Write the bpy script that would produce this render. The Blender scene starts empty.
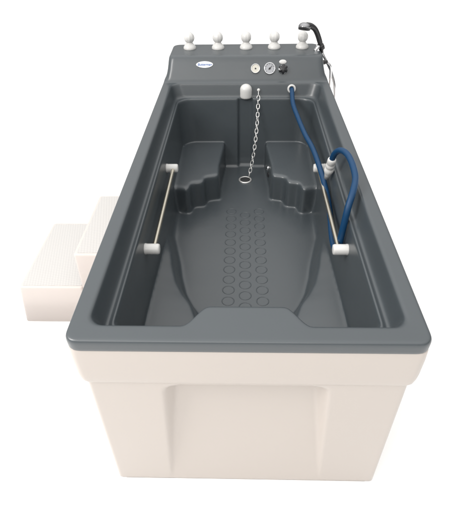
import bpy, bmesh, math, random
from mathutils import Vector, Matrix
random.seed(4)
S = bpy.context.scene
COL = S.collection

# ------------------------------------------------------------------ camera, world, light
cam = bpy.data.objects.new('camera', bpy.data.cameras.new('camera'))
COL.objects.link(cam)
cam.data.sensor_fit = 'VERTICAL'
cam.data.sensor_height = 36.0
cam.data.lens = 36.0 * 460.535 / 512.0
cam.data.clip_end = 500
cam.data.clip_start = 0.02
rx, ry, rz = (1.0, 0.023, -0.014), (0.004, -0.636, -0.771), (-0.027, 0.771, -0.636)
X = Vector(rx).normalized(); Zb = (-Vector(rz)).normalized()
Y = Zb.cross(X).normalized(); X = Y.cross(Zb)
M = Matrix((X, Y, Zb)).transposed().to_4x4()
M.translation = (-0.010, -0.724, 1.5834)
cam.matrix_world = M
S.camera = cam

wd = bpy.data.worlds.new('World'); S.world = wd; wd.use_nodes = True
nt = wd.node_tree; nt.nodes.clear()
wo = nt.nodes.new('ShaderNodeOutputWorld'); bg = nt.nodes.new('ShaderNodeBackground')
tc = nt.nodes.new('ShaderNodeTexCoord'); sx = nt.nodes.new('ShaderNodeSeparateXYZ')
mr = nt.nodes.new('ShaderNodeMapRange')
mr.inputs['From Min'].default_value = 0.0; mr.inputs['From Max'].default_value = 1.0
mr.inputs['To Min'].default_value = 0.08; mr.inputs['To Max'].default_value = 1.68
nt.links.new(tc.outputs['Generated'], sx.inputs[0])
nt.links.new(sx.outputs['Z'], mr.inputs['Value'])
ma = nt.nodes.new('ShaderNodeMath'); ma.operation = 'MULTIPLY_ADD'      # the room is brighter on the left
ma.inputs[1].default_value = -0.18
nt.links.new(sx.outputs['X'], ma.inputs[0]); nt.links.new(mr.outputs[0], ma.inputs[2])
mm = nt.nodes.new('ShaderNodeMath'); mm.operation = 'MAXIMUM'; mm.inputs[1].default_value = 0.03
nt.links.new(ma.outputs[0], mm.inputs[0]); nt.links.new(mm.outputs[0], bg.inputs['Strength'])
bg.inputs['Color'].default_value = (1.0, 0.99, 0.975, 1)
nt.links.new(bg.outputs[0], wo.inputs[0])

def area(name, loc, target, size, power, color=(1, 1, 1)):
    l = bpy.data.lights.new(name, 'AREA'); l.shape = 'RECTANGLE'
    l.size, l.size_y = size; l.energy = power; l.color = color
    o = bpy.data.objects.new(name, l); COL.objects.link(o); o.location = loc
    o.rotation_euler = (Vector(target) - Vector(loc)).to_track_quat('-Z', 'Y').to_euler()
    return o
area('ceiling_light', (-2.5, -0.5, 2.8), (0.1, 0.9, 0.4), (1.2, 1.4), 68, (1.0, 0.97, 0.94))
area('rear_console_fill', (-0.5, -2.3, 3.1), (0.0, 1.86, 0.8), (2.6, 1.6), 26, (1.0, 0.98, 0.95))  # soft fill added behind the camera to brighten the console face

S.view_settings.view_transform = 'Standard'
S.view_settings.look = 'None'
S.view_settings.exposure = 0.27
S.view_settings.gamma = 1.0
S.view_settings.use_curve_mapping = False

# ------------------------------------------------------------------ materials
def mat(name, color, rough=0.4, metal=0.0, spec=0.5, var=0.0, vscale=6.0, bump=0.0, bscale=60.0, coat=0.0):
    m = bpy.data.materials.new(name); m.use_nodes = True
    t = m.node_tree; p = t.nodes['Principled BSDF']
    p.inputs['Base Color'].default_value = (*color, 1)
    p.inputs['Roughness'].default_value = rough
    p.inputs['Metallic'].default_value = metal
    p.inputs['Specular IOR Level'].default_value = spec
    p.inputs['Coat Weight'].default_value = coat
    co = t.nodes.new('ShaderNodeTexCoord')
    if var:
        n = t.nodes.new('ShaderNodeTexNoise'); n.inputs['Scale'].default_value = vscale
        n.inputs['Detail'].default_value = 6; n.inputs['Roughness'].default_value = 0.6
        r = t.nodes.new('ShaderNodeMapRange')
        r.inputs['To Min'].default_value = 1 - var; r.inputs['To Max'].default_value = 1 + var
        mx = t.nodes.new('ShaderNodeVectorMath'); mx.operation = 'SCALE'
        mx.inputs[0].default_value = color
        t.links.new(co.outputs['Object'], n.inputs['Vector'])
        t.links.new(n.outputs['Fac'], r.inputs['Value'])
        t.links.new(r.outputs[0], mx.inputs['Scale'])
        t.links.new(mx.outputs[0], p.inputs['Base Color'])
        r2 = t.nodes.new('ShaderNodeMapRange')
        r2.inputs['To Min'].default_value = max(0.03, rough - 0.08); r2.inputs['To Max'].default_value = rough + 0.08
        t.links.new(n.outputs['Fac'], r2.inputs['Value'])
        t.links.new(r2.outputs[0], p.inputs['Roughness'])
    if bump:
        n = t.nodes.new('ShaderNodeTexNoise'); n.inputs['Scale'].default_value = bscale
        n.inputs['Detail'].default_value = 3
        b = t.nodes.new('ShaderNodeBump'); b.inputs['Strength'].default_value = bump
        b.inputs['Distance'].default_value = 0.01
        t.links.new(co.outputs['Object'], n.inputs['Vector'])
        t.links.new(n.outputs['Fac'], b.inputs['Height'])
        t.links.new(b.outputs[0], p.inputs['Normal'])
    return m

GREY = mat('grey_acrylic', (0.050, 0.060, 0.067), 0.34, spec=0.75, var=0.07, vscale=5, bump=0.07, bscale=8)
CREAM = mat('cream_gelcoat', (0.485, 0.438, 0.401), 0.34, var=0.02, vscale=4, bump=0.03, bscale=7)
STEPW = mat('white_step_plastic', (0.545, 0.495, 0.468), 0.5, var=0.015, vscale=5)
WHITE = mat('white_plastic', (0.62, 0.615, 0.60), 0.28, var=0.02, vscale=30)
CHROME = mat('chrome', (0.72, 0.72, 0.73), 0.14, metal=1.0)
CHAIN = mat('chain_steel', (0.80, 0.79, 0.77), 0.30, metal=0.8)
STEEL = mat('brushed_steel', (0.60, 0.56, 0.47), 0.30, metal=1.0, var=0.04, vscale=40)
BLACK = mat('black_plastic', (0.018, 0.018, 0.02), 0.3)
RUBBER = mat('black_rubber', (0.02, 0.021, 0.022), 0.6)
BLUE = mat('blue_hose_rubber', (0.003, 0.040, 0.108), 0.45, spec=0.35, var=0.08, vscale=40)
DIAL = mat('ivory_dial', (0.62, 0.60, 0.53), 0.4)
GDIAL = mat('grey_dial', (0.36, 0.37, 0.39), 0.35)
LOGO = mat('badge_white', (0.80, 0.82, 0.84), 0.3)
LOGOB = mat('badge_blue', (0.02, 0.10, 0.36), 0.4)
FLOORM = mat('white_studio_floor', (0.92, 0.92, 0.92), 0.9, spec=0.1)
# embossed tread on the step tops
TREAD = mat('white_tread_plastic', (0.84, 0.79, 0.75), 0.55)
_t = TREAD.node_tree; _p = _t.nodes['Principled BSDF']
_co = _t.nodes.new('ShaderNodeTexCoord'); _mp = _t.nodes.new('ShaderNodeMapping')
_mp.inputs['Rotation'].default_value = (0, 0, math.radians(33)); _mp.inputs['Scale'].default_value = (115, 115, 115)
_ck = _t.nodes.new('ShaderNodeTexChecker'); _ck.inputs['Scale'].default_value = 1.0
_b = _t.nodes.new('ShaderNodeBump'); _b.inputs['Strength'].default_value = 0.35; _b.inputs['Distance'].default_value = 0.003
_cr = _t.nodes.new('ShaderNodeMix'); _cr.data_type = 'RGBA'
_cr.inputs[6].default_value = (0.50, 0.49, 0.478, 1); _cr.inputs[7].default_value = (0.455, 0.447, 0.438, 1)
_t.links.new(_co.outputs['Object'], _mp.inputs[0]); _t.links.new(_mp.outputs[0], _ck.inputs['Vector'])
_t.links.new(_ck.outputs['Fac'], _b.inputs['Height']); _t.links.new(_b.outputs[0], _p.inputs['Normal'])
_t.links.new(_ck.outputs['Fac'], _cr.inputs[0]); _t.links.new(_cr.outputs[2], _p.inputs['Base Color'])

# ------------------------------------------------------------------ helpers
def thing(name, label, cat, loc=(0, 0, 0)):
    o = bpy.data.objects.new(name, None); COL.objects.link(o)
    o.location = loc; o.empty_display_size = 0.1
    o['label'] = label; o['category'] = cat
    return o

def link(name, me, m, parent=None, smooth=True, offset=None):
    """mesh data is written in world coordinates; parents sit unrotated, so shift by their origin"""
    o = bpy.data.objects.new(name, me); COL.objects.link(o)
    if m and not me.materials: me.materials.append(m)
    for p in me.polygons: p.use_smooth = smooth
    if parent is not None:
        o.parent = parent
        w = Vector((0, 0, 0)); q = parent
        while q is not None:
            w += q.location; q = q.parent
        o.location = -w
    return o

def obj(name, bm, m, parent=None, smooth=True, sharp=None):
    bmesh.ops.recalc_face_normals(bm, faces=bm.faces)
    if sharp is not None:
        for e in bm.edges:
            if len(e.link_faces) == 2 and e.calc_face_angle(0) > sharp: e.smooth = False
    me = bpy.data.meshes.new(name); bm.to_mesh(me); bm.free()
    return link(name, me, m, parent, smooth)

def add_loft(bm, loops, cap0=True, cap1=True):
    rings = [[bm.verts.new(p) for p in L] for L in loops]
    n = len(rings[0])
    for a, b in zip(rings, rings[1:]):
        for i in range(n):
            j = (i + 1) % n
            bm.faces.new((a[i], a[j], b[j], b[i]))
    if cap0: bm.faces.new(list(reversed(rings[0])))
    if cap1: bm.faces.new(rings[-1])

def frame(axis, up=None):
    a = Vector(axis).normalized()
    u = Vector(up) if up else (Vector((0, 0, 1)) if abs(a.z) < 0.9 else Vector((1, 0, 0)))
    u = (u - a * u.dot(a)).normalized()
    return u, a.cross(u), a

def add_lathe(bm, prof, loc, axis=(0, 0, 1), n=32, rib=0.0, ribs=0, sx=1.0, sy=1.0, up=None):
    """prof: list of (radius, distance along axis); closed at both ends"""
    u, v, a = frame(axis, up); o = Vector(loc)
    rings = []
    for r, h in prof:
        rg = []
        for k in range(n):
            th = 2 * math.pi * k / n
            rr_ = r * (1 + rib * math.cos(ribs * th)) if rib else r
            rg.append(o + u * (math.cos(th) * rr_ * sx) + v * (math.sin(th) * rr_ * sy) + a * h)
        rings.append(rg)
    add_loft(bm, rings)

def catmull(pts, step=0.006):
    P = [Vector(p) for p in pts]
    P = [2 * P[0] - P[1]] + P + [2 * P[-1] - P[-2]]
    out = []
    for i in range(1, len(P) - 2):
        a, b, c, d = P[i - 1:i + 3]
        k = max(2, int((c - b).length / step))
        for j in range(k):
            t = j / k
            out.append(0.5 * ((2 * b) + (c - a) * t + (2 * a - 5 * b + 4 * c - d) * t * t + (3 * b - a - 3 * c + d) * t ** 3))
    out.append(P[-2].copy())
    return out

def add_tube(bm, pts, rad, n=14, rfun=None, closed=False):
    P = [Vector(p) for p in pts]
    m = len(P)
    tang = [((P[(i + 1) % m] - P[i - 1]) if closed else (P[min(i + 1, m - 1)] - P[max(i - 1, 0)])).normalized() for i in range(m)]
    u = frame(tang[0])[0]
    rings = []
    for i in range(m):
        u = (u - tang[i] * u.dot(tang[i])).normalized(); v = tang[i].cross(u)
        r = rfun(i / (m - 1)) if rfun else rad
        rings.append([P[i] + (u * math.cos(2 * math.pi * k / n) + v * math.sin(2 * math.pi * k / n)) * r for k in range(n)])
    if closed: add_loft(bm, rings + [rings[0]], False, False); bmesh.ops.remove_doubles(bm, verts=bm.verts, dist=1e-6)
    else: add_loft(bm, rings)

def rr(hw, y0, y1, rf, rb, z, nx=90, ny=150, nc=10):
    """rounded rectangle, counter-clockwise from the front left; rf / rb = front and back corner radius"""
    L = []
    def line(ax, ay, bx, by, n):
        for i in range(n): L.append([ax + (bx - ax) * i / n, ay + (by - ay) * i / n, z])
    def arc(cx, cy, r, a0, n=nc):
        for i in range(n):
            a = math.radians(a0 + 90 * i / n); L.append([cx + r * math.cos(a), cy + r * math.sin(a), z])
    line(-hw + rf, y0, hw - rf, y0, nx); arc(hw - rf, y0 + rf, rf, -90)
    line(hw, y0 + rf, hw, y1 - rb, ny); arc(hw - rb, y1 - rb, rb, 0)
    line(hw - rb, y1, -hw + rb, y1, nx); arc(-hw + rb, y1 - rb, rb, 90)
    line(-hw, y1 - rb, -hw, y0 + rf, ny); arc(-hw + rf, y0 + rf, rf, 180)
    return L

def sstep(a, b, x):
    t = min(1, max(0, (x - a) / (b - a))); return t * t * (3 - 2 * t)
def interp(tab, x):
    if x <= tab[0][0]: return tab[0][1]
    for (a, va), (b, vb) in zip(tab, tab[1:]):
        if x <= b: return va + (vb - va) * (x - a) / (b - a)
    return tab[-1][1]

# ------------------------------------------------------------------ floor
bm = bmesh.new()
g = 40.0
bm.faces.new([bm.verts.new(p) for p in ((-g, -g, -.02), (g, -g, -.02), (g, g, -.02), (-g, g, -.02))])
fl = obj('floor', bm, FLOORM, smooth=False); fl['kind'] = 'structure'

# ------------------------------------------------------------------ the bathtub
tub = thing('bathtub', 'large grey hydrotherapy bathtub with a raised tap console on a cream white base', 'bathtub', (0, 1.07, -.02))

RIM = 0.713
FLO = 0.250
def shell_loop(hw, y0, y1, rf, rb, z, tab=0.0, rec=0.0):
    L = rr(hw, y0, y1, rf, rb, z)
    for p in L:
        if tab and p[1] < y0 + 0.02:
            p[1] += tab * (1 - sstep(0.098, 0.165, abs(p[0])))
        if rec and p[1] > y1 - 0.01:
            p[1] += rec * sstep(-0.043, -0.034, p[0]) * (1 - sstep(0.034, 0.043, p[0]))
    return L

shell = bmesh.new()
T = 0.068
add_loft(shell, [
    shell_loop(.420, .030, 2.11, .05, .05, .150),
    shell_loop(.438, .014, 2.133, .035, .05, .662),
    shell_loop(0.4532, .0005, 2.145, .034, .05, .676),
    shell_loop(0.4537, .000, 2.146, .034, .05, .704),
    shell_loop(0.4522, .0015, 2.145, .034, .05, .711),
    shell_loop(0.4487, .005, 2.140, .032, .05, .7140),
    shell_loop(.409, 0.053, 1.818, .036, .05, .713, T),
    shell_loop(.403, 0.059, 1.814, .040, .05, .709, T),
    shell_loop(.400, 0.063, 1.811, .040, .05, .700, T),
    shell_loop(.389, 0.074, 1.795, .040, .055, .650, T * .95),
    shell_loop(.385, 0.078, 1.791, .038, .06, .641, T * .95),
    shell_loop(.374, 0.089, 1.781, .036, .068, .640, T * .93),
    shell_loop(.370, 0.093, 1.777, .036, .072, .645, T * .92, .003),
    shell_loop(.364, 0.099, 1.771, .036, .072, .645, T * .9, .008),
    shell_loop(.361, 0.103, 1.768, .036, .072, .636, T * .9, .014),
    shell_loop(.357, .140, 1.750, .05, .078, .480, T * .7, .016),
    shell_loop(.352, .210, 1.735, .05, .078, .300, T * .3, .016),
    shell_loop(.346, .240, 1.727, .05, .078, .262, 0, .014),
    shell_loop(.332, .253, 1.718, .05, .078, FLO, 0, .010),
    shell_loop(.200, .500, 1.600, .05, .06, FLO - .0005),
])
# console: fillets out of the rim, leans back at the front, flat top
def con(hw, y0, y1, r, z): return rr(hw, y0, y1, r, r + .005, z, 60, 40)
add_loft(shell, [
    con(.442, 1.835, 2.138, .03, .600), con(.4500, 1.824, 2.144, .03, .7155), con(.446, 1.831, 2.140, .03, .724),
    con(.437, 1.837, 2.136, .03, .736), con(.428, 1.853, 2.131, .03, .770), con(.422, 1.872, 2.127, .03, .808),
    con(.419, 1.881, 2.124, .03, .824), con(.413, 1.888, 2.119, .03, .832), con(.403, 1.898, 2.109, .03, .834)])
# stepped corner seats at the far end
seat_plan = [(-.122, 1.82), (-.117, 1.70), (-.126, 1.60), (-.136, 1.48), (-.135, 1.375), (-.146, 1.362), (-.19, 1.350), (-.203, 1.338),
             (-.210, 1.306), (-.222, 1.294), (-.258, 1.289), (-.270, 1.277), (-.278, 1.242), (-.290, 1.230), (-.335, 1.240), (-.43, 1.245), (-.43, 1.82)]
cx, cy = -.34, 1.62
for s in (1, -1):
    lo = []
    for z, k in ((.16, 1.0), (.385, 1.0), (.397, .985), (.400, .95)):
        ring = [(s * (cx + (x - cx) * k), cy + (y - cy) * k, z) if y < 1.8 else (s * x, y, z) for x, y in seat_plan]
        lo.append(ring if s < 0 else ring[::-1])
    add_loft(shell, lo)
# raised side rests narrowing the near half of the basin
edge = [(.10, .145), (.43, .148), (.510, .176), (.563, .211), (.633, .244), (.733, .271), (.828, .289), (1.01, .334), (1.18, .362), (1.28, .372)]
wallz = [(.10, .40), (.80, .365), (1.00, .335), (1.15, .285), (1.28, .225)]
for s in (1, -1):
    lo = []
    y = .12
    while y < 1.285:
        xe = interp(edge, y); zw = interp(wallz, y); zr = min(.335, FLO + (zw - FLO) * .75)
        xr = min(xe + .034, .372)
        ring = [(s * xe, y, .15), (s * xe, y, FLO), (s * xr, y, zr), (s * (xr + .008), y, zr + .003 if zw > zr + .02 else zr), (s * .40, y, zw), (s * .40, y, .15)]
        lo.append(ring); y += .02
    add_loft(shell, lo)
bmesh.ops.recalc_face_normals(shell, faces=shell.faces)
tmp_me = bpy.data.meshes.new('shell_tmp'); shell.to_mesh(tmp_me); shell.free()
tmp = bpy.data.objects.new('shell_tmp', tmp_me); COL.objects.link(tmp)
rm = tmp.modifiers.new('r', 'REMESH'); rm.mode = 'VOXEL'; rm.voxel_size = 0.0036; rm.adaptivity = 0
sm = tmp.modifiers.new('s', 'SMOOTH'); sm.factor = 0.5; sm.iterations = 12
bpy.context.view_layer.update()
dg = bpy.context.evaluated_depsgraph_get()
full = bpy.data.meshes.new_from_object(tmp.evaluated_get(dg))
bpy.data.objects.remove(tmp); bpy.data.meshes.remove(tmp_me)
tmp = bpy.data.objects.new('shell_tmp', full); COL.objects.link(tmp)
vg = tmp.vertex_groups.new(name='soft')
sel = []
for v in full.vertices:
    x, y, z = v.co; ax = abs(x)
    if .2 < z < .42 and y < 1.70 and ax < .352 and y > .25: sel.append(v.index)
    elif .2 < z < FLO + .006 and ax < .33 and y < 1.70: sel.append(v.index)
vg.add(sel, 1.0, 'REPLACE')
sm = tmp.modifiers.new('s', 'SMOOTH'); sm.factor = 0.5; sm.iterations = 40; sm.vertex_group = 'soft'
bpy.context.view_layer.update()
full2 = bpy.data.meshes.new_from_object(tmp.evaluated_get(bpy.context.evaluated_depsgraph_get()))
bpy.data.objects.remove(tmp); bpy.data.meshes.remove(full); full = full2
nv = len(full.vertices)
# split the moulded shell into its parts, keeping the joint normals so the seams do not show
def seat_inside(x, y):
    ins = False; P = seat_plan
    x = -abs(x)
    for i in range(len(P)):
        (x1, y1), (x2, y2) = P[i], P[i - 1]
        x1 = cx + (x1 - cx) * 1.04; x2 = cx + (x2 - cx) * 1.04
        y1 = cy + (y1 - cy) * 1.04; y2 = cy + (y2 - cy) * 1.04
        if (y1 > y) != (y2 > y) and x < (x2 - x1) * (y - y1) / (y2 - y1) + x1: ins = not ins
    return ins
def classify(c):
    x, y, z = c
    ax = abs(x)
    if y > 1.8225 and z > .55: return 'control_console'
    if z > .703 or (z > .64 and (ax > .42 or y < .04 or y > 1.83)): return 'rim'
    if z < .62 and z > .2:
        if .254 < z < .415 and y > 1.2 and ax < .352 and seat_inside(x, y): return 'corner_seat' + ('L' if x < 0 else 'R')
        if z < .40 and z > FLO + .002 and .12 < y < 1.27 and ax < .353 and ax > interp(edge, y) - .004 and y > .34: return 'side_rest' + ('L' if x < 0 else 'R')
    return 'basin'
from collections import defaultdict
groups = defaultdict(list)
vn = [v.normal.copy() for v in full.vertex_normals] if hasattr(full.vertex_normals[0], 'normal') else [Vector(n.vector) for n in full.vertex_normals]
co = [v.co.copy() for v in full.vertices]
for p in full.polygons:
    c = p.center
    if c.z < .60 and (abs(c.x) > .405 or c.y < .085 or c.y > 2.06 or c.z < .19): continue       # never seen: inside the base
    groups[classify(c)].append(p.vertices[:])
for key, faces in groups.items():
    idx = {}; vs = []; fs = []
    for f in faces:
        ff = []
        for i in f:
            if i not in idx: idx[i] = len(vs); vs.append(i)
            ff.append(idx[i])
        fs.append(ff)
    nm = key.rstrip('LR') if key[-1] in 'LR' else key
    me = bpy.data.meshes.new(nm); me.from_pydata([co[i] for i in vs], [], fs); me.update()
    o = link(nm, me, GREY, tub)
    me.normals_split_custom_set_from_vertices([vn[i] for i in vs])
bpy.data.meshes.remove(full)

# anti-slip rings on the basin floor, three staggered rows
bm = bmesh.new()
for c_, xc in enumerate((-.070, .0, .071)):
    yy = .54 + (.032 if c_ == 1 else 0)
    while yy < 1.26:
        prof = [(.0262, -.002), (.0262, .0001), (.0250, .0011), (.0236, .0011), (.0224, .0001), (.0224, -.002)]
        n = 36; rings = []
        for r, h in prof:
            rings.append([(xc + r * math.cos(2 * math.pi * k / n), yy + r * math.sin(2 * math.pi * k / n), FLO + h) for k in range(n)])
        add_loft(bm, rings, False, False)
        yy += .065
obj('grip_rings', bm, GREY, tub)

# white base: overhanging band and a box with a tapered recess in its front
bm = bmesh.new()
add_loft(bm, [rr(.405, .045, 2.095, .03, .04, .655, 60, 40), rr(0.4430, .012, 2.134, 0.024, .05, .675, 60, 40), rr(0.4500, .0045, 2.1405, 0.025, .05, .6795, 60, 40), rr(0.4520, .0025, 2.1425, 0.026, .05, .673, 60, 40),
              rr(0.4530, .0015, 2.1435, 0.026, .05, .640, 60, 40), rr(0.4525, .002, 2.143, 0.026, .05, .580, 60, 40),
              rr(0.4505, .003, 2.141, 0.025, .05, .560, 60, 40), rr(0.4470, .005, 2.138, 0.023, .05, .545, 60, 40),
              rr(.438, .0075, 2.132, .022, .045, .536, 60, 40), rr(.431, .010, 2.125, .014, .036, .532, 60, 40),
              rr(.410, .035, 2.11, .012, .03, .531, 60, 40)], False, False)
obj('upper_band', bm, CREAM, tub)
bm = bmesh.new()
lo = []
NZ = 60
for i in range(NZ + 1):
    z = -.013 + (.541 + .013) * i / NZ
    hw = .4365 - .005 * (z / .55)
    L = rr(hw, .0095, 2.125, .014, .03, z, 150, 30, 6)
    t = max(0, z / .55)
    for p in L:
        if p[1] < .0100:
            xo = .252 - .024 * t; w = .004 + .042 * t
            q = min(1, max(0, (abs(p[0]) - xo + w) / w)); e_ = .18
            k = 1 - ((q * q / (2 * e_ * (1 - e_))) if q < e_ else (1 - (1 - q) ** 2 / (2 * e_ * (1 - e_))) if q > 1 - e_ else (q - e_ / 2) / (1 - e_))
            # rounded upper end just below the band
            k *= 1 - sstep(.500, .528, z + max(0, abs(p[0]) - (xo - w - .005)) * .22)
            p[1] += .042 * t * k + .001 * k
    lo.append(L)
low = rr(.4350, .0110, 2.123, .014, .03, -.016, 150, 30, 6)
add_loft(bm, [rr(.40, .04, 2.10, .014, .03, -.016, 150, 30, 6), low] + lo + [rr(.40, .04, 2.10, .014, .03, .540, 150, 30, 6)], False, False)
obj('base_cabinet', bm, CREAM, tub, sharp=None)
bm = bmesh.new()
add_loft(bm, [rr(.413, .0112, 2.11, .006, .03, -.020, 20, 20, 4), rr(.413, .0112, 2.11, .006, .03, -.005, 20, 20, 4)])
obj('plinth', bm, CREAM, tub)

# console face frame
def face_pt(x, z, off=0.0):
    y = 1.837 + (z - .736) * .485
    n = Vector((0, -.900, .436))
    return Vector((x, y, z)) + n * off
FN = Vector((0, -.900, .436)); FU = Vector((0, .436, .900))

# five white tap knobs
for i, x in enumerate((-.315, -.155, .003, .161, .318)):
    b = bmesh.new()
    z0 = .8325
    add_lathe(b, [(.0345, 0), (.0355, .003), (.0345, .010), (.030, .018), (.0225, .026), (.0185, .031), (.0175, .036)], (x, 2.03, z0), n=40)
    base = obj('tap_knob', b, WHITE, tub)
    b = bmesh.new()
    prof = [(.0150, .028)]
    for k in range(13):
        a = math.radians(-62 + 148 * k / 12)
        prof.append((.0290 * math.cos(a), .0585 + .0290 * math.sin(a)))
    prof.append((.0006, .0876))
    add_lathe(b, prof, (x, 2.03, z0), n=72, rib=.022, ribs=9, up=(math.cos(i * .5), math.sin(i * .5), 0))
    obj('knob_ball', b, WHITE, base)

# pressure gauges
def gauge(x, z, r, dial, full_dial):
    b = bmesh.new()
    add_lathe(b, [(r * .98, -.012), (r, .004), (r * .98, .009), (r * .90, .0115), (r * .84, .010), (r * .82, .006)], face_pt(x, z), FN, 48)
    g = obj('pressure_gauge', b, CHROME, tub)
    b = bmesh.new(); add_lathe(b, [(r * .83, .002), (r * .83, .0075)], face_pt(x, z), FN, 40)
    d = obj('dial', b, dial, g, sharp=.6)
    b = bmesh.new()
    if full_dial:
        for k in range(9):
            a = math.radians(-40 + 260 * k / 8)
            c, s_ = math.cos(a), math.sin(a)
            u = Vector((c, 0, 0)) + FU * s_; v = Vector((-s_, 0, 0)) + FU * c
            q = face_pt(x, z, .0082)
            for t0 in (.0,):
                pts = [q + u * (r * .62) + v * .0009, q + u * (r * .62) - v * .0009, q + u * (r * .78) - v * .0009, q + u * (r * .78) + v * .0009]
                lo_ = [[p - FN * .0012 for p in pts], pts]
                add_loft(b, lo_)
        obj('tick_marks', b, BLACK, d, smooth=False)
        b = bmesh.new()
        q = face_pt(x, z, .0090); u = (Vector((.70, 0, 0)) + FU * .71).normalized(); v = (Vector((-.71, 0, 0)) + FU * .70).normalized()
        pts = [q - u * r * .25 + v * .0032, q - u * r * .25 - v * .0032, q + u * r * .62 - v * .0006, q + u * r * .62 + v * .0006]
        add_loft(b, [[p - FN * .001 for p in pts], pts])
    add_lathe(b, [(r * .15, .007), (r * .15, .0105), (r * .08, .012)], face_pt(x, z), FN, 16)
    obj('needle', b, BLACK, d, smooth=False)
gauge(.054, .775, .0255, DIAL, False)
gauge(.131, .775, .0315, GDIAL, True)
# star shaped selector knob and the oval plate above it
b = bmesh.new()
add_lathe(b, [(.024, -.01), (.0245, .003), (.020, .006)], face_pt(.203, .771), FN, 36)
sk = obj('selector_knob', b, CHROME, tub)
b = bmesh.new()
add_lathe(b, [(.0205, .005), (.0225, .010), (.0225, .021), (.019, .026), (.006, .0275)], face_pt(.203, .771), FN, 60, rib=.13, ribs=6)
obj('star_grip', b, BLACK, sk)
b = bmesh.new()
add_lathe(b, [(1, -.002), (1, .0025), (.92, .0042), (.3, .0052)], face_pt(.2015, .805), FN, 40, sx=.0115, sy=.020, up=FU)
obj('push_button', b, WHITE, tub)
# badge with blue lettering
b = bmesh.new()
add_lathe(b, [(1, -.002), (1, .0018), (.95, .0028), (.90, .0028)], face_pt(-.222, .795), FN, 60, sx=.0175, sy=.047, up=FU)
bd = obj('badge', b, CHROME, tub)
b = bmesh.new()
add_lathe(b, [(1, -.001), (1, .0031)], face_pt(-.222, .795), FN, 60, sx=.0155, sy=.044, up=FU)
obj('badge_plate', b, LOGO, bd, sharp=.6)
cu = bpy.data.curves.new('badge_text', 'FONT'); cu.body = 'Butterman'; cu.size = .0180; cu.extrude = .0004; cu.shear = .25
cu.align_x = 'CENTER'; cu.align_y = 'CENTER'; cu.offset = .0002
to = bpy.data.objects.new('badge_text', cu); COL.objects.link(to)
bpy.context.view_layer.update()
tm = bpy.data.meshes.new_from_object(to.evaluated_get(bpy.context.evaluated_depsgraph_get()))
bpy.data.objects.remove(to)
RM = Matrix((Vector((1, 0, 0)), FU, FN)).transposed().to_4x4(); RM.translation = face_pt(-.222, .795, .0035)
tm.transform(RM); tm.materials.clear()
link('badge_lettering', tm, LOGOB, bd, smooth=False)

# white overflow spout below the console
b = bmesh.new()
prof = [(.027, .0), (.0305, .0025), (.0320, .010), (.0325, .040)]
for k in range(1, 9):
    a = math.radians(90 * k / 8.2); prof.append((.0325 * math.cos(a), .044 + .030 * math.sin(a)))
add_lathe(b, prof, (.003, 1.787, .642), (0, .03, 1), 40)
obj('overflow_spout', b, WHITE, tub)
# hose socket ring on the back wall
b = bmesh.new()
WN = Vector((0, -.98, .2))
add_lathe(b, [(.0225, -.012), (.0235, .004), (.0225, .010), (.0185, .013), (.014, .012), (.0135, .004)], (.252, 1.806, .683), WN, 36)
obj('hose_socket', b, WHITE, tub)
# drain outlet
b = bmesh.new()
add_lathe(b, [(.038, -.003), (.038, .0025), (.036, .0052), (.029, .0052), (.0265, .001)], (0.001, 1.572, FLO), n=48)
obj('drain_ring', b, CHAIN, tub)
# small inlet jet beside the right corner seat
b = bmesh.new()
add_lathe(b, [(.017, -.02), (.017, .008), (.013, .014), (.004, .015)], (.139, 1.545, .300), (-1, -.25, .1), 24)
jt = obj('inlet_jet', b, BLACK, tub)
b = bmesh.new()
add_lathe(b, [(.012, -.012), (.012, .012), (.009, .016)], (.132, 1.548, .335), (-.7, -.2, .6), 20)
obj('jet_cap', b, CHROME, jt)

# grab bars: steel rod between two white end mounts, one on each long wall
for s in (-1, 1):
    b = bmesh.new()
    add_lathe(b, [(.0085, 0), (.0085, .615)], (s * .328, .545, .562), (0, 1, 0), 20)
    bar = obj('grab_bar', b, STEEL, tub, sharp=.8)
    for y in (.552, 1.140):
        b = bmesh.new()
        add_lathe(b, [(.018, 0), (.0195, .004), (.0195, .052), (.0205, .056), (.0205, .070)][::-1] if False else
                  [(.0205, -.002), (.0205, .016), (.0195, .020), (.0195, .058), (.0175, .0635), (.010, .065)],
                  (s * .371, y, .562), (-s, 0, 0), 36)
        obj('end_mount', b, WHITE, bar)

# holder for the hand shower and the water outlet on the console's side
b = bmesh.new()
add_lathe(b, [(.016, -.004), (.016, .006), (.011, .012), (.011, .03)], (.392, 1.975, .833), (.25, -.2, 1), 28)
hd = obj('shower_holder', b, CHROME, tub)
b = bmesh.new()
add_tube(b, [(.395, 1.973, .856), (.405, 1.985, .850), (.418, 1.995, .845)], .009, 14)
add_lathe(b, [(.0165, -.013), (.0175, .0), (.0165, .013)], (.421, 1.998, .845), (.45, .05, -.9), 24)
obj('holder_collar', b, BLACK, hd)
b = bmesh.new()
add_lathe(b, [(.012, -.02), (.012, .018), (.010, .022), (.010, .030), (.007, .033)], (.425, 1.955, .775), (1, 0, .1), 24)
obj('water_outlet', b, BLACK, tub)

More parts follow.
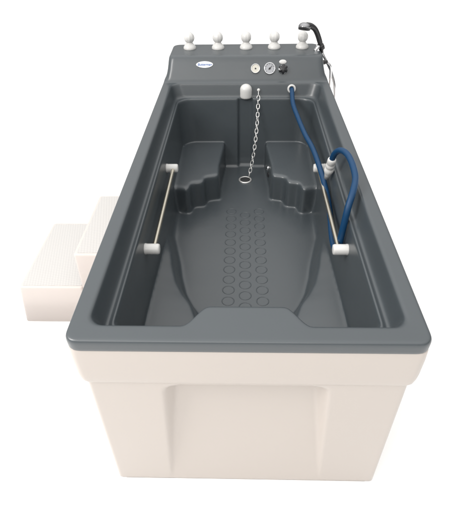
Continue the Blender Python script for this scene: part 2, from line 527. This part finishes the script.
# ------------------------------------------------------------------ two-tier step beside the tub
st = thing('step_stool', 'low white two-tier plastic step with dotted treads against the left side of the tub', 'step', (-.72, .95, -.02))
def box_loft(bm, x0, x1, y0, y1, z0, z1, taper, r):
    cxm, cym = (x0 + x1) / 2, (y0 + y1) / 2
    lo = []
    for z, ins in ((z0, -taper), (z1 - r, 0), (z1 - r * .4, r * .12), (z1 - r * .1, r * .45), (z1, r)):
        L = rr((x1 - x0) / 2 - ins, y0 + ins, y1 - ins, max(.004, .012 - ins * .3), max(.004, .012 - ins * .3), z, 8, 8, 5)
        lo.append([(p[0] + cxm, p[1], p[2]) for p in L])
    add_loft(bm, lo)
def tread(bm, x0, x1, y0, y1, z):
    L = rr((x1 - x0) / 2, y0, y1, .006, .006, 0, 8, 8, 4)
    cxm = (x0 + x1) / 2
    add_loft(bm, [[(p[0] + cxm, p[1], z - .003) for p in L], [(p[0] + cxm, p[1], z + .0012) for p in L]])
b = bmesh.new(); box_loft(b, -1.012, -.723, .751, 1.247, -.02, .18, .020, .009)
s1 = obj('lower_step', b, STEPW, st)
b = bmesh.new(); tread(b, -.999, -.730, .764, 1.234, .18)
obj('tread', b, TREAD, s1, sharp=.5)
b = bmesh.new(); box_loft(b, -.722, -.455, .750, 1.215, -.02, .37, .004, .009)
s2 = obj('upper_step', b, STEPW, st)
b = bmesh.new(); tread(b, -.709, -.465, .763, 1.202, .37)
obj('tread', b, TREAD, s2, sharp=.5)

# ------------------------------------------------------------------ blue massage hose
mh = thing('massage_hose', 'blue rubber hose looping from the back wall to a ribbed white nozzle by a bar', 'hose', (.34, .95, .5))
b = bmesh.new()
pts = [(.252, 1.81, .683), (.253, 1.785, .678), (.255, 1.70, .640), (.272, 1.574, .615), (.292, 1.404, .603), (.309, 1.284, .602), (.317, 1.19, .602),
       (.323, 1.10, .597), (.334, 1.00, .572), (.341, .925, .548), (.343, .865, .528), (.341, .80, .512), (.336, .73, .502), (.333, .67, .500), (.334, .625, .506),
       (.339, .600, .530), (.341, .603, .570), (.346, .610, .628), (.355, .628, .690), (.374, .670, .732), (.391, .735, .745),
       (.389, .805, .764), (.379, .865, .772), (.363, .908, .765), (.350, .932, .742), (.344, .947, .708), (.342, .960, .670)]
add_tube(b, catmull(pts), .0120, 18)
obj('hose_tube', b, BLUE, mh)
b = bmesh.new()
P0 = Vector((.3440, .947, .706)); P1 = Vector((.3395, .985, .600))
L = (P1 - P0).length
prof = [(.0130, -.004), (.0165, .0), (.0175, .006), (.0175, .020), (.0158, .023), (.0158, .027), (.0180, .030), (.0180, .042), (.0160, .045), (.0160, .049),
        (.0195, .053), (.0200, .066), (.0175, .074), (.0135, .088), (.0100, L)]
add_lathe(b, prof, P0, P1 - P0, 36)
obj('nozzle', b, WHITE, mh)

# ------------------------------------------------------------------ hand shower
hs = thing('hand_shower', 'black and chrome hand shower with metal hose hooked on the right console end', 'shower head', (.41, 2.0, .84))
hp = catmull([(.428, 2.002, .815), (.421, 1.998, .842), (.407, 1.996, .878), (.390, 1.992, .915), (.372, 1.985, .942), (.350, 1.975, .957), (.325, 1.965, .962)], .004)
b = bmesh.new()
add_tube(b, hp, .011, 18, rfun=lambda t: .0085 + .0055 * sstep(0, .35, t) + .003 * sstep(.75, 1, t))
obj('handle', b, BLACK, hs)
b = bmesh.new()
ax = Vector((-.12, -.30, -.94))
add_lathe(b, [(.004, -.022), (.014, -.0205), (.024, -.016), (.031, -.008), (.034, .002), (.0335, .006)], (.314, 1.96, .957), ax, 40)
obj('shower_head_shell', b, mat('dark_chrome', (.30, .30, .31), .18, metal=1.0), hs)
b = bmesh.new()
add_lathe(b, [(.033, .004), (.0335, .008), (.031, .015), (.018, .017)], (.314, 1.96, .957), ax, 40)
obj('spray_face', b, BLACK, hs)
b = bmesh.new()
hz = catmull([(.427, 2.002, .820), (.437, 2.003, .800), (.460, 2.0, .765), (.490, 1.99, .712), (.516, 1.975, .64), (.526, 1.965, .55), (.518, 1.955, .46), (.496, 1.95, .42),
              (.478, 1.95, .46), (.480, 1.952, .55), (.486, 1.954, .64), (.482, 1.955, .71), (.474, 1.955, .755), (.452, 1.955, .777)], .003)
add_tube(b, hz, .007, 12)
ring_i = 0
for v_i, v in enumerate(b.verts): pass
obj('metal_hose', b, CHROME, hs)

# ------------------------------------------------------------------ plug on its chain
dp = thing('drain_plug', 'black drain plug on a bright metal chain hanging from the back wall under the console', 'drain plug', (.001, 1.572, FLO))
b = bmesh.new()
add_lathe(b, [(.022, -.004), (.0275, .003), (.0275, .0045), (.020, .0058), (.006, .0062)], (.001, 1.572, FLO), n=36)
obj('plug_disc', b, RUBBER, dp)
b = bmesh.new()
add_lathe(b, [(.004, -.006), (.004, .002), (.0075, .005), (.0088, .010), (.0075, .015), (.003, .0178)], (.072, 1.807, .678), WN, 20)
obj('wall_stud', b, WHITE, dp)
A = Vector((.072, 1.790, .672)); B = Vector((.022, 1.592, FLO + .010))
path = []
for i in range(201):
    t = i / 200; p = A.lerp(B, t)
    sag = .035 * math.sin(math.pi * t ** .8) * t
    p += Vector((.012 * math.sin(math.pi * t), -.012 * math.sin(math.pi * t), -sag * .8)); p.z = max(p.z, FLO + .006)
    path.append(p)
acc = [0]
for a_, b_ in zip(path, path[1:]): acc.append(acc[-1] + (b_ - a_).length)
pitch = .0218; n = int(acc[-1] / pitch)
def at_len(s_):
    for i in range(1, len(acc)):
        if acc[i] >= s_:
            f = (s_ - acc[i - 1]) / (acc[i] - acc[i - 1]); return path[i - 1].lerp(path[i], f)
    return path[-1]
for i in range(n):
    p0, p1 = at_len(i * pitch), at_len((i + 1) * pitch)
    c = (p0 + p1) / 2; u, v, a = frame(p1 - p0, (1, 0, 0))
    rot = math.radians((20 if i % 2 else 105) + random.uniform(-14, 14))
    w = u * math.cos(rot) + v * math.sin(rot)
    hl, hwid = .0158, .0082
    pts = []
    for k in range(24):
        th = 2 * math.pi * k / 24
        e = math.copysign(abs(math.sin(th)) ** .75, math.sin(th)); f = math.copysign(abs(math.cos(th)) ** .85, math.cos(th))
        pts.append(c + a * (hl - .002) * f + w * hwid * e)
    b = bmesh.new(); add_tube(b, pts, .0021, 8, closed=True)
    obj('chain_link', b, CHAIN, dp)
